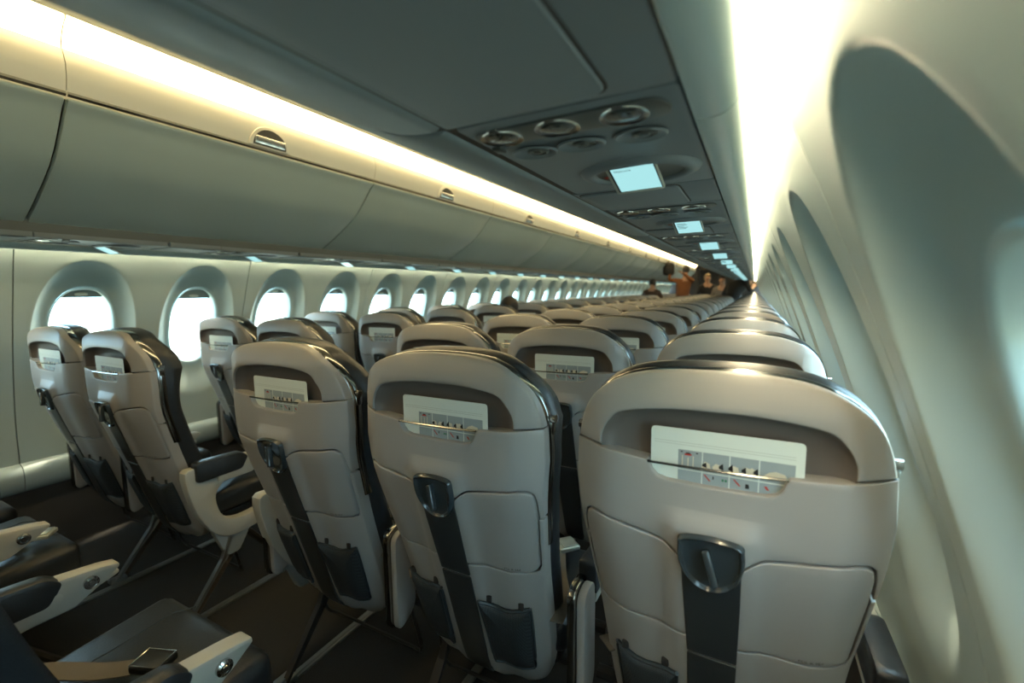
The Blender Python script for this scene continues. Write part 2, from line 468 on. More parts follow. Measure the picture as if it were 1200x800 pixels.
# ================================================================== OVERHEAD BINS
DL = cat_rom([(-2.012, .642), (-2.006, .632), (-2.036, .604), (-2.084, .545), (-2.162, .463), (-2.256, .399), (-2.39, .322), (-2.462, .284), (-2.480, .270)], 5)
DR = cat_rom([(-.800, .62), (-.79, .53), (-.75, .43), (-.68, .335), (-.60, .276), (-.523, .244), (-.474, .226), (-.435, .215), (-.400, .211), (-.382, .212), (-.3695, .224)], 4)
def bin_proto(side):
    s = side
    if s < 0:
        door = [(x, z+EYE) for x, z in DL]; fas = [(-1.998, .788), (-1.992, .77), (-1.984, .74), (-1.988, .70), (-2.000, .660)]
        trim = [(-1.998, .658), (-1.996, .650), (-2.002, .643)]; th = -.02
    else:
        door = [(x, z+EYE) for x, z in DR]; fas = [(-.808, .805), (-.812, .74), (-.806, .68), (-.802, .638)]
        trim = [(-.806, .636), (-.808, .628), (-.803, .622)]; th = .02
    fas = [(x, z+EYE) for x, z in fas]; trim = [(x, z+EYE) for x, z in trim]
    g = .004
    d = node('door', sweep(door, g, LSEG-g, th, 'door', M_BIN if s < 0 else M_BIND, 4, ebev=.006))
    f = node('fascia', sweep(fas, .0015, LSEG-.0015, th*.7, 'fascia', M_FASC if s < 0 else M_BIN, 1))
    t = node('trim_strip', sweep(trim, .002, LSEG-.002, th*.4, 'trim_strip', M_CHROME, 1), label='chrome strip along the top of the bin door')
    bk = [(p[0] - .03*(1 if s < 0 else -1), p[1]+.004) for p in door]
    b = node('bin_body', sweep(bk, 0, LSEG, th*.3, 'bin_body', M_SEAM, 1))
    # latch: half-round bezel with a recessed paddle, at the foot of the fascia
    kids = [d, f, t, b]
    if s < 0:
        def fm(u, v, dd): return Vector((-1.997 + dd + .27*min(v, .05) - .1*max(0, v-.05), u, v + .659 + EYE))
        half = [(.098*math.cos(R(a)), .092*math.sin(R(a))) for a in range(0, 181, 10)]
        bez = slab(half, .006, .012, .003, fm, M_FASC, 'latch')
        ins = [(x*.82, .004 + z*.80) for x, z in half]
        pk = slab(ins, .0075, .006, .001, fm, mat('latch_recess', (.035, .04, .04), .4), 'latch_recess')
        pd = slab([(-.074, .008), (.074, .008), (.072, .040), (-.072, .040)], .012, .006, .003, fm, M_CHROME, 'latch_paddle')
        kids.append(node('latch', bez, [node('latch_recess', pk), node('latch_paddle', pd)], loc=(0, LSEG/2+.02, 0)))
    return node('overhead_bin', None, kids)
bl, br = bin_proto(-1), bin_proto(1)
for k in range(NB):
    y = .70 + LSEG*(k-2)
    if y + LSEG > Y1 + .2: break
    if k >= 1:
        lab = 'closed curved overhead bin with half-round latch above seat pairs, %s from cabin rear' % ORD[k-1]
        if k > 8: lab = 'closed curved overhead bin with half-round latch above seat pairs, in the far stretch'
        tag(plant(bl, None, (0, y, 0)), lab, 'overhead bin', 'overhead bins above the seat pairs')
    lab = 'shadowed overhead bin above seat triples, %s from cabin rear' % ORD[k]
    if k > 5: lab = 'shadowed overhead bin above seat triples, in the far stretch'
    tag(plant(br, None, (0, y-.18, 0)), lab, 'overhead bin', 'overhead bins above the seat triples')

# ================================================================== SERVICE PANELS (over the seats)
ZP = .21 + EYE
UP = .70
def pf(u, v, d): return Vector((u, v, ZP - d))          # panel face looks down: d > 0 is lower
def dish(cx, cy, a, b, dep, d0, m, nm, n=28, p=2.):
    bm = bmesh.new(); o = ellipse(cx, cy, a, b, n, p); rows = []
    for k, (s, t) in enumerate(((1.0, 0), (.93, .25), (.8, .6), (.6, .85), (.35, .97))):
        rows.append([bm.verts.new(pf(cx+(x-cx)*s, cy+(y-cy)*s, d0 - dep*t)) for x, y in o])
    for r, q in zip(rows, rows[1:]):
        for i in range(n): bm.faces.new((r[i-1], r[i], q[i], q[i-1]))
    bm.faces.new(rows[-1])
    return finish(bm, nm, m, 60)
def text_mesh(txt, size, m, fmap, name, align='LEFT'):
    cu = bpy.data.curves.new('t', 'FONT'); cu.body = txt; cu.size = size; cu.align_x = align; cu.resolution_u = 2
    ob = bpy.data.objects.new('t', cu); COL.objects.link(ob)
    dg = bpy.context.evaluated_depsgraph_get(); me = bpy.data.meshes.new_from_object(ob.evaluated_get(dg))
    bpy.data.objects.remove(ob); bpy.data.curves.remove(cu)
    for v in me.vertices: v.co = fmap(v.co.x, v.co.y)
    me.name = name; me.materials.clear(); me.materials.append(m)
    return me
def psu_proto(n, flip, text=0):
    L = .462
    sx = -1 if flip else 1
    kids = []
    # local frame: y = 0 at the rear edge, x as on the right side
    pan = slab(round_poly([(-.357, 0), (-.078, 0), (-.078, L), (-.357, L)], .012), 0, .02, .002, pf, M_PSU, 'service_panel')
    kids.append(node('panel', pan))
    st = slab(round_poly([(-.350, .024), (-.095, .018), (-.092, .082), (-.350, .080)], .030, 6), .003, .004, .002, pf, M_PSUD, 'light_strip')
    kids.append(node('light_strip', st))
    xs = [-.314, -.233, -.147][:n] if n == 3 else [-.29, -.17]
    for x in xs:
        bm = bmesh.new(); lathe(bm, [(.019, -.002), (.024, .0), (.0295, .004), (.030, .001), (.030, -.006)], 28, lambda c: Vector((x + c.x, .052 + c.y, ZP - .003 - c.z*.45)))
        ring = finish(bm, 'reading_light', M_CHROME)
        bm = bmesh.new(); lathe(bm, [(0, .006), (.008, .0055), (.016, .003), (.0235, -.001)], 24, lambda c: Vector((x + c.x, .052 + c.y, ZP - .003 - c.z*.45)))
        kids.append(node('reading_light', ring, [node('lens', finish(bm, 'lens', M_LENS))]))
    for x in ([-.302, -.229, -.145] if n == 3 else [-.28, -.165]):
        dm = dish(x, .132, .034, .026, -.001, .004, M_PSU, 'nozzle_dish', 28)
        bm = bmesh.new()
        lathe(bm, [(.034, 0), (.036, .001), (.0335, .003), (.030, .0015), (.022, -.001), (.0175, -.001)], 28, lambda c: Vector((x + c.x, .132 + c.y*.8, ZP - .002 - c.z*1.1)))
        dm = finish(bm, 'nozzle_dish', M_PSU)
        bm = bmesh.new(); lathe(bm, [(0, .010), (.006, .010), (.007, .006), (.011, .006), (.013, .009), (.0165, .007), (.0175, -.003)], 20, lambda c: Vector((x + .004 + c.x, .136 + c.y*.85, ZP + .002 - c.z*.6)))
        kids.append(node('air_nozzle', finish(bm, 'air_nozzle', M_PSUD), [node('nozzle_dish', dm)]))
    # screen: scalloped wings, dark oval well, tilted display
    bm = bmesh.new()
    lathe(bm, [(.104, 0), (.100, .006), (.088, .010), (.078, .008), (.074, .0)], 40, lambda c: Vector((-.190 + c.x, .325 + c.y*.82, ZP - c.z)))
    wing = finish(bm, 'screen_surround', M_PSU, 60)
    bm = bmesh.new()
    lathe(bm, [(.0765, .001), (.0765, .0035), (.07, .002), (0, .002)], 40, lambda c: Vector((-.186 + c.x, .325 + c.y*.84, ZP - c.z - .002)))
    well = finish(bm, 'screen_well', M_PSUD, 60)
    rot = Matrix.Rotation(R(-6), 3, 'Z') @ Matrix.Rotation(R(-25), 3, 'X')
    c0 = Vector((-.187, .292, ZP - .017))
    bm = bmesh.new(); rbox(bm, c0 + rot @ Vector((-.003, .003, 0)), (.086, .076, .010), .004, 2, rot); disp = finish(bm, 'display', mat('display_case', (.40, .42, .38), .4))
    bm = bmesh.new(); rbox(bm, c0 + rot @ Vector((0, -.001, -.0052)), (.077, .067, .001), 0, 1, rot)
    bezel = finish(bm, 'bezel', M_CARDK, 0)
    bm = bmesh.new(); rbox(bm, c0 + rot @ Vector((.001, .0, -.0058)), (.072, .061, .001), 0, 1, rot)
    scr = finish(bm, 'screen', M_SCREEN, 0)
    tx = []
    def tf(x, y): return c0 + rot @ Vector((-.031 + x, -.022 - y, -.0066))
    if text == 0: tx = [node('screen_text', text_mesh('Welcome', .0075, M_SCREENT, tf, 'screen_text'))]
    else:
        bm = bmesh.new()
        for i, w in enumerate((.026, .03, .02, .03, .024)): rbox(bm, c0 + rot @ Vector((-.031 + w/2, -.022 + i*.0065, -.0064)), (w, .0018, .0004), 0, 1, rot)
        tx = [node('screen_text', finish(bm, 'screen_text', mat('screen_text_soft', (.05, .12, .14), .4), 0))]
    kids += [node('screen_surround', wing), node('screen_well', well), node('display', disp, [node('bezel', bezel), node('screen', scr, label='lit pale blue screen')] + tx)]
    bm = bmesh.new()
    for a in (35, 80, -35): rbox(bm, (-.246, .335, ZP-.0052), (.020, .0028, .0008), 0, 1, Matrix.Rotation(R(a), 3, 'Z'))
    kids.insert(0, node('warning_mark', finish(bm, 'warning_mark', M_CARDR, 0), label='small red mark beside the screen'))
    bm = bmesh.new(); rbox(bm, (-.344, .098, ZP-.002), (.014, .022, .006), .002, 2)
    kids.append(node('indicator', finish(bm, 'indicator', M_PSUD)))
    if flip:
        for kd in kids:
            for q in [kd] + kd['kids']:
                if not q['me'].get('flipped'):
                    for v in q['me'].vertices: v.co.x = mirx(v.co.x)
                    q['me'].flip_normals(); q['me']['flipped'] = 1
        # text reads the right way round again
        for q in kids[-2]['kids']:
            if q['name'] == 'screen_text':
                cx = mirx(-.187)
                for v in q['me'].vertices: v.co.x = 2*cx - v.co.x
    return node('service_unit', None, kids)
def infill_proto(length, flip):
    sx = mirx if flip else (lambda x: x)
    base = slab(round_poly([(sx(-.366), .003), (sx(-.078), .003), (sx(-.078), length-.003), (sx(-.366), length-.003)], .006), 0, .02, .002, pf, M_PSU, 'infill_panel')
    door = slab(round_poly([(sx(-.355), .012), (sx(-.146), .012), (sx(-.146), length-.018), (sx(-.355), length-.018)], .022, 6), .004, .006, .003, pf, M_PSU, 'oxygen_mask_door')
    gap = slab(round_poly([(sx(-.3585), .0085), (sx(-.1425), .0085), (sx(-.1425), length-.0145), (sx(-.3585), length-.0145)], .024, 6), .0012, .002, 0, pf, M_SEAM, 'door_gap')
    return node('infill_panel', base, [node('mask_door', door), node('door_gap', gap)])
pr3, pr3b = psu_proto(3, False, 0), psu_proto(3, False, 1)
pl2 = psu_proto(2, True, 0)
inf_r, inf_l = infill_proto(UP-.462, False), infill_proto(UP-.462, True)
inf_r0 = infill_proto(1.18, False)
NU = 26
for k in range(NU):
    y = .515 + UP*k
    if y + UP > Y1: break
    lab = 'overhead service unit with lit screen above seat triples, %s from cabin rear' % ORD[k] if k < 7 else 'small overhead service unit with lit screen far along the seat triples'
    tag(plant(pr3 if k in (0, 2, 3, 5) else pr3b, None, (0, y, 0)), lab, 'service unit', 'service units above the seat triples')
    tag(plant(inf_r, None, (0, y+.462, 0)), 'plain grey overhead panel just ahead of the %s service unit over the seat triples' % (ORD[k] if k < 7 else 'small far'), 'ceiling panel', 'panels between the service units of the triples')
    yl = y + .20
    if yl + UP > Y1: continue
    lab = 'underside service unit with small screen above seat pairs, %s from cabin rear' % ORD[k] if k < 6 else 'small underside service unit with screen far along the seat pairs'
    tag(plant(pl2, None, (0, yl, .016)), lab, 'service unit', 'service units above the seat pairs')
    tag(plant(inf_l, None, (0, yl+.462, .016)), 'plain grey overhead panel just ahead of the %s service unit over the seat pairs' % (ORD[k] if k < 6 else 'small far'), 'ceiling panel', 'panels between the service units of the pairs')
tag(plant(inf_r0, None, (0, .515-1.18, 0)), 'large plain grey overhead panel with rounded seam behind the rearmost service unit', 'ceiling panel')
tag(plant(inf_l, None, (0, .715-.238, .016)), 'plain grey panel behind the rearmost service unit above the seat pairs', 'ceiling panel')
# valance between the service panels and the wall light gap
for side, nm in ((1, 1), (-1, 2)):
    sx = (lambda x: x) if side > 0 else mirx
    v = cat_rom([(-.075, .224), (-.074, .206), (-.068, .200), (-.050, .199), (-.034, .205), (-.024, .222), (-.0225, .262), (-.024, .33)], 3)
    vm = sweep([(sx(x), z+EYE) for x, z in v], .0012, LSEG-.0012, .004*side, 'valance', M_BIN, 1)
    par = struct('trim_%d' % nm, sweep([(sx(x), z+EYE) for x, z in ((-.352, .300), (-.352, .248), (-.078, .248))], Y0, Y1, -.004*side, 'trim', M_PSUD, 1))
    for k in range(NB):
        y = .60 + LSEG*(k-2)
        if y + LSEG > Y1 + .2: break
        link('valance', vm, par, (0, y, 0))

# ================================================================== SEATS
# local frame of a seat: x across, y forward, z up from the floor; the rear face of the back is near y = 0
PITCH = .722; ROW1 = .775; NROW = 24
COLS = {'w': -.047, 'm': -.604, 'a': -1.160, 'pa': -2.155, 'pw': -2.712}
def back_y(z):
    t = .86 - z; return .30*(t + math.sqrt(t*t + .0012))/2 - .001
WTAB = [(.26, .120), (.275, .150), (.30, .175), (.34, .192), (.40, .200), (.5, .206), (.65, .214), (.76, .227), (.86, .238), (.93, .2445), (1.0, .242), (1.2, .238)]
def wide(z): return lerp_tab(WTAB, z)
def sstep(a, b, x):
    t = max(0., min(1., (x-a)/(b-a))); return t*t*(3-2*t)
def B(u, z, d):
    """point on the rear face of the seat back, d towards the rear"""
    w = max(.19, wide(z)); e = max(0., abs(u) - (w-.068))/.068
    y = back_y(z) + .020*e + .020*e*e
    t = max(0., (z-1.085)/.06); y += .020*t*t
    t = max(0., (.34-z)/.08); y += .03*t*t
    d += .015*(1-sstep(.048, .092, abs(u)))*(1-sstep(.880, .925, z))
    y += .0*sstep(.86, .80, z)*(1-sstep(.10, .175, abs(u)))*sstep(.05, .11, abs(u)) if z < .86 else 0
    return Vector((u, y - d, z))
TOPC = [(0, 1.146), (.06, 1.1445), (.12, 1.138), (.163, 1.124), (.194, 1.103), (.216, 1.077), (.231, 1.045), (.240, 1.006)]
topc = cat_rom(TOPC, 3)
def side_pts(z0, z1, n): return [(wide(z0+(z1-z0)*i/n), z0+(z1-z0)*i/n) for i in range(n+1)]
botc = cat_rom([(.192, .34), (.178, .303), (.150, .276), (.10, .264), (0, .260)], 4)
right = topc[:-1] + side_pts(1.004, .35, 16) + botc
FULL = right + [(-x, z) for x, z in reversed(right[1:-1])]
US = [-.22, -.195, -.175, -.15, -.125, -.10, -.082, -.072, -.064, -.055, -.047, 0, .047, .055, .064, .072, .082, .10, .125, .15, .175, .195, .22]
VS = frange(.28, 1.13, .035) + [.845, .875, .885, .895, .905, .915]
rec = cat_rom([(-.188, 1.004), (-.186, 1.026), (-.172, 1.052), (-.146, 1.071), (-.07, 1.082), (0, 1.084), (.07, 1.083), (.146, 1.073), (.172, 1.054), (.186, 1.028), (.188, 1.004)], 4)
lip = [(-.188, .999), (-.106, .990), (-.101, .984), (-.097, .973), (-.088, .964), (-.074, .960), (0, .958), (.074, .960), (.088, .964), (.097, .973), (.101, .985), (.106, .993), (.188, 1.000)]
tr_top = [(-.2225, .846), (-.219, .862), (-.208, .871), (-.195, .871), (-.074, .850), (-.060, .842), (-.050, .833), (.050, .835), (.060, .844), (.074, .852), (.195, .873), (.210, .871), (.220, .862), (.2225, .846)]
def seat_parts(lod):
    us = US if lod < 2 else US[::3]; vs = VS if lod < 2 else VS[::3]
    P = []
    hd = [(-x, z) for x, z in reversed(topc)] + topc[1:] + [p for p in reversed(rec)]
    P.append(node('headrest_shell', slab(hd, 0, .036, .0035, B, M_SHELL, 'headrest_shell', us, vs)))
    # pocket for papers: a concave bowl
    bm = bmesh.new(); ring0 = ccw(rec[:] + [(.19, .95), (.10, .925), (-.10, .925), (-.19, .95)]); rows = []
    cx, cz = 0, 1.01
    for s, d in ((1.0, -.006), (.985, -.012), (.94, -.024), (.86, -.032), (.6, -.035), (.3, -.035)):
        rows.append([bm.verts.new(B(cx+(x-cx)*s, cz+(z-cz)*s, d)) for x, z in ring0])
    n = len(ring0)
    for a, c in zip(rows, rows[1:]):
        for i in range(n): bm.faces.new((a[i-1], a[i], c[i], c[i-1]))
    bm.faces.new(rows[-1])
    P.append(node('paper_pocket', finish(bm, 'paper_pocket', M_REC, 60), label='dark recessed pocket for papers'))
    mid = [(-.2415, 1.004)] + lip + [(.2415, 1.004)] + side_pts(.99, .808, 6) + [(.2265, .805)] + [(x*1.012, z+.003) for x, z in reversed(tr_top)] + [(-.2265, .805)] + [(-x, z) for x, z in reversed(side_pts(.99, .808, 6))]
    P.append(node('middle_shell', slab(mid, 0, .034, .0025, B, M_SHELL, 'middle_shell', us, vs)))
    if lod < 2:
        tray = [(x, z-.001) for x, z in tr_top] + [(.2195, .80), (.2075, .675), (.203, .664), (.190, .659), (-.190, .659), (-.203, .664), (-.2075, .675), (-.2195, .80)]
        tk = []
        if lod == 0: tk = [node('safety_text', text_mesh('LIFE VEST UNDER YOUR SEAT', .0085, M_CORE, lambda x, y: B(.066 + x, .6635 + y*.9, .0012), 'safety_text'))]
        P.append(node('tray_table', slab(tray, .0015, .03, .003, B, M_SHELL, 'tray_table', us, vs), tk))
        lows = side_pts(.80, .36, 10)
        low = [(-x, z) for x, z in reversed(botc[:-1] if False else botc)] and None
        low = [(.2245, .802)] + lows + botc + [(-x, z) for x, z in reversed(botc[:-1])] + [(-x, z) for x, z in reversed(lows)] + [(-.2245, .802), (-.2235, .80), (-.2115, .674), (-.206, .660), (-.192, .654), (.192, .654), (.206, .660), (.2115, .674), (.2235, .80)]
        P.append(node('lower_shell', slab(low, 0, .034, .0025, B, M_SHELL, 'lower_shell', us, vs)))
    else:
        low = side_pts(.80, .36, 5) + botc[::2] + [(-x, z) for x, z in reversed(side_pts(.80, .36, 5))]
        P.append(node('lower_shell', slab(low, 0, .034, .0025, B, M_SHELL, 'lower_shell', us, vs)))
    P.append(node('back_core', slab(inset(ccw(FULL), .006), -.036, .03, 0, B, M_CORE, 'back_core', us[::2], vs[::2])))
    # edge trim: smoked chrome band along the top and the upper sides
    bm = bmesh.new(); path = [(-x, z) for x, z in reversed(right) if z > .70] + [p for p in right[1:] if p[1] > .70]
    o = inset(ccw(FULL), -.0032); best = []
    rows = []
    m = len(path)
    for i, p in enumerate(path):
        t = (Vector(path[min(i+1, m-1)]) - Vector(path[max(i-1, 0)])).normalized(); nn = Vector((-t.y, t.x))
        q = Vector(p) + nn*.0030; q0 = Vector(p) - nn*.004; q1 = Vector(p) + nn*.0012
        rows.append([bm.verts.new(B(*q0, -.022)), bm.verts.new(B(*q1, -.022)), bm.verts.new(B(*q, -.027)), bm.verts.new(B(*q, -.041)), bm.verts.new(B(*q1, -.046)), bm.verts.new(B(*q0, -.046))])
    for a, c in zip(rows, rows[1:]):
        for i in range(6): bm.faces.new((a[i-1], a[i], c[i], c[i-1]))
    bm.faces.new(rows[0]); bm.faces.new(rows[-1][::-1])
    P.append(node('edge_trim', finish(bm, 'edge_trim', M_DCHROME, 50), label='smoked chrome edge strip'))
    # padded front of the back
    cu = [(x*1.0, z + .004*max(0, (z-.9)/.24)) for x, z in inset(ccw(FULL), -.001) if True]
    P.append(node('back_cushion', slab(cu, -.044, .0, 0, lambda u, z, d: B(u, z, d), M_LEATH, 'x') if False else cushion_mesh(cu)))
    if lod < 2:
        sp1 = [(-.046, .862), (.047, .862), (.0475, .76), (.046, .622), (-.036, .622), (-.042, .76)]
        sp2 = [(-.036, .618), (.046, .618), (.044, .45), (.040, .30), (.030, .268), (-.026, .268), (-.033, .30), (-.036, .45)]
        P.append(node('spine_panel', slab(round_poly(sp1, .003), .004, .012, .002, B, M_SPINE, 'spine_panel', (-.02, 0, .02), VS)))
        P.append(node('spine_panel', slab(round_poly(sp2, .006), .004, .012, .002, B, M_SPINE, 'spine_panel', (-.02, 0, .02), VS)))
        lo = cat_rom([(-.0485, .862), (-.043, .878), (0, .884), (.043, .880), (.0495, .864), (.049, .836), (.040, .806), (.022, .787), (.002, .781), (-.018, .786), (-.037, .805), (-.0475, .834)], 4, True)
        lo = ccw(lo); n = len(lo)
        bm = bmesh.new(); rows = []; cx, cz = 0, .835
        for s, d in ((1.03, .003), (1.0, .012), (.95, .014), (.90, .012), (.87, .008), (.82, .0064), (.5, .006)):
            rows.append([bm.verts.new(B(cx+(x-cx)*s, cz+(z-cz)*s, d)) for x, z in lo])
        for a, c in zip(rows, rows[1:]):
            for i in range(n): bm.faces.new((a[i-1], a[i], c[i], c[i-1]))
        bm.faces.new(rows[-1])
        hb = bmesh.new(); ax = R(18)
        rbox(hb, (0, 0, 0), (.0125, .016, .058), .004, 3, Matrix.Rotation(-ax, 3, 'Y') @ Matrix.Rotation(R(-8), 3, 'X'))
        for v in hb.verts: v.co += B(.002, .836, .018)
        rim = node('latch_rim', None)
        bm2 = bmesh.new()
        arc = [(x*.9, cz+(z-cz)*.9) for x, z in lo if z < .83]
        arc.sort(key=lambda q: math.atan2(q[1]-.86, q[0]))
        tube(bm2, [B(x, z, .010) for x, z in arc], .0022, 6)
        P.append(node('latch_housing', finish(bm, 'latch_housing', M_LATCH, 50), [node('latch_handle', finish(hb, 'latch_handle', M_LATCH)), node('latch_rim', finish(bm2, 'latch_rim', M_LATCH))]))
        for s in (-1, 1):
            fr = cat_rom([(s*.060, .545), (s*.115, .534), (s*.170, .547), (s*.176, .540), (s*.171, .45), (s*.163, .365), (s*.155, .350), (s*.115, .346), (s*.072, .350), (s*.063, .362), (s*.060, .45), (s*.056, .54)], 3, True)
            fr = ccw(fr); bm = bmesh.new(); rows = []
            c0, c1 = s*.116, .445
            for q, d in ((1, .004), (.95, .010), (.8, .016), (.5, .019), (.2, .020)):
                rows.append([bm.verts.new(B(c0+(x-c0)*q, c1+(z-c1)*q, d)) for x, z in fr])
            for a, c in zip(rows, rows[1:]):
                for i in range(len(fr)): bm.faces.new((a[i-1], a[i], c[i], c[i-1]))
            bm.faces.new(rows[-1])
            rb = bmesh.new(); tube(rb, [B(x, z, .005) for x, z in fr + fr[:1]], .0045, 6, cap=False)
            kids = [node('pocket_rim', finish(rb, 'pocket_rim', M_RIM))]
            for uu in (.078, .158):
                tb = bmesh.new(); rbox(tb, B(s*uu, .556, .003), (.014, .006, .018), .003, 2)
                kids.append(node('pocket_tab', finish(tb, 'pocket_tab', M_CORE)))
            P.append(node('net_pocket', finish(bm, 'net_pocket', M_NET, 60), kids))
    if lod < 3:
        bm = bmesh.new(); tube(bm, [B(-.104, .988, .0), B(-.05, .9885, .001), (B(.05, .990, .001)), B(.104, .992, .0)], .0022, 6)
        P.append(node('pocket_wire', finish(bm, 'pocket_wire', M_DCHROME)))
    if lod < 2:
        for s in (-1, 1):
            bm = bmesh.new(); c = B(s*.2445, 1.008, -.035) + Vector((s*.002, 0, 0))
            rbox(bm, c + Vector((0, 0, -.004)), (.007, .018, .040), .003, 2, Matrix.Rotation(R(s*4), 3, 'Y'))
            tube(bm, [c + Vector((-s*.004, -.002, .008)), c + Vector((s*.006, -.002, .008))], .009, 12)
            P.append(node('hinge', finish(bm, 'hinge', M_CHROME), label='chrome headrest hinge'))
    return P
def cushion_mesh(outline):
    """black padded back: sits in front of the shell, bulges at its sides, thicker headrest"""
    p = ccw(outline); rings = []
    for ins, d in ((.010, -.034), (.001, -.044), (-.003, -.056), (-.003, -.075), (.004, -.092), (.018, -.104), (.05, -.112)):
        rings.append((inset(p, ins), d))
    b = bmesh.new(); n = len(p)
    vr = [[b.verts.new((q[0], d, q[1])) for q in r] for r, d in rings]
    for a, c in zip(vr, vr[1:]):
        for i in range(n): b.faces.new((a[i-1], a[i], c[i], c[i-1]))
    b.faces.new(vr[-1])
    for u in (-.15, -.08, 0, .08, .15): bmesh.ops.bisect_plane(b, geom=b.verts[:]+b.edges[:]+b.faces[:], plane_co=(u, 0, 0), plane_no=(1, 0, 0))
    for v in frange(.3, 1.1, .05): bmesh.ops.bisect_plane(b, geom=b.verts[:]+b.edges[:]+b.faces[:], plane_co=(0, 0, v), plane_no=(0, 0, 1))
    for v in b.verts:
        u, d, z = v.co
        if d < -.08: d -= .022*math.exp(-((z-1.03)/.07)**2) + .008*math.exp(-((z-.56)/.12)**2)
        q = B(u, z, d)
        v.co = q
    return finish(b, 'back_cushion', M_LEATH, 60)
def yz_slab(outline, x0, x1, bev, m, nm):
    """side-view outline (y,z) given thickness from x0 to x1"""
    b = bmesh.new(); p = ccw(outline); n = len(p)
    rings = [(inset(p, bev), x0), (inset(p, bev*.3), x0+bev*.3), (p, x0+bev), (p, x1-bev), (inset(p, bev*.3), x1-bev*.3), (inset(p, bev), x1)]
    vr = [[b.verts.new((x, q[0], q[1])) for q in r] for r, x in rings]
    for a, c in zip(vr, vr[1:]):
        for i in range(n): b.faces.new((a[i-1], a[i], c[i], c[i-1]))
    b.faces.new(vr[0]); b.faces.new(vr[-1][::-1])
    return finish(b, nm, m, 40)
ARMB = round_poly([(.212, .618), (.30, .618), (.41, .604), (.444, .596), (.446, .586), (.40, .556), (.35, .530), (.212, .532)], .010, 4)
PAD = round_poly([(.205, .638), (.310, .630), (.340, .606), (.310, .556), (.205, .556)], .014, 4)
def arm_node(x, flip=1, housing=True):
    PADL = PAD if housing else [(y - .075*max(0, (.30-y)/.1), z) for y, z in PAD]
    body = yz_slab(ARMB, x-.021, x+.021, .006, M_ARM, 'armrest')
    pad = yz_slab(PADL, x-.0245, x+.0245, .010, M_LEATH, 'arm_pad')
    bm = bmesh.new(); s = flip
    lathe(bm, [(.0, .010), (.006, .010), (.008, .006), (.010, .006), (.011, .009), (.0155, .006), (.016, .0)], 20, lambda c: Vector((x + s*(.0205 + c.z), .385 + c.x, .577 + c.y)))
    bt = finish(bm, 'recline_button', M_CHROME)
    arm = node('armrest', body, [node('arm_pad', pad, label='black leather arm pad'), node('recline_button', bt, label='round chrome button')])
    if not housing: return [arm]
    # housing behind: dark-chrome strap over a beige cover
    c1 = yz_slab(round_poly([(.135, .30), (.135, .600), (.215, .600), (.215, .34)], .038, 6), x-.002, x+.019, .005, M_SHELL, 'arm_housing')
    c2 = yz_slab(round_poly([(.125, .30), (.125, .610), (.222, .610), (.222, .33)], .042, 6), x-.021, x-.003, .003, M_DCHROME, 'housing_strap')
    return [arm, node('arm_housing', c1, [node('housing_strap', c2)])]
def seat_base():
    bm = bmesh.new(); rbox(bm, (0, .370, .410), (.455, .33, .105), .035, 4)
    for v in bm.verts:
        if v.co.z > .40: v.co.z += .012*math.cos(v.co.x*7) - .010 + .02*sstep(.35, .5, v.co.y) - .0
    cush = finish(bm, 'seat_cushion', M_LEATH, 50)
    st = []
    for s in (-1, 1):
        sb = bmesh.new(); tube(sb, [(s*.105, .23, .4695), (s*.105, .36, .4735), (s*.100, .48, .4855), (s*.095, .532, .470)], .0016, 5)
        st.append(node('stitching', finish(sb, 'stitching', mat('stitch', (.045, .055, .06), .6))))
    bm = bmesh.new(); rbox(bm, (0, .37, .345), (.40, .30, .05), .015, 2); pan = finish(bm, 'seat_pan', M_CORE)
    return [node('seat_cushion', cush, st), node('seat_pan', pan)]
def ribbon(bm, pts, w, th=.0025, side=Vector((0, 0, 1))):
    pts = [Vector(p) for p in pts]; rows = []
    for i, p in enumerate(pts):
        t = (pts[min(i+1, len(pts)-1)] - pts[max(i-1, 0)]).normalized(); x = t.cross(side).normalized()*w/2; n = side*th/2
        rows.append([bm.verts.new(q) for q in (p-x-n, p+x-n, p+x+n, p-x+n)])
    for a, c in zip(rows, rows[1:]):
        for k in range(4): bm.faces.new((a[k-1], a[k], c[k], c[k-1]))
    bm.faces.new(rows[0]); bm.faces.new(rows[-1][::-1])
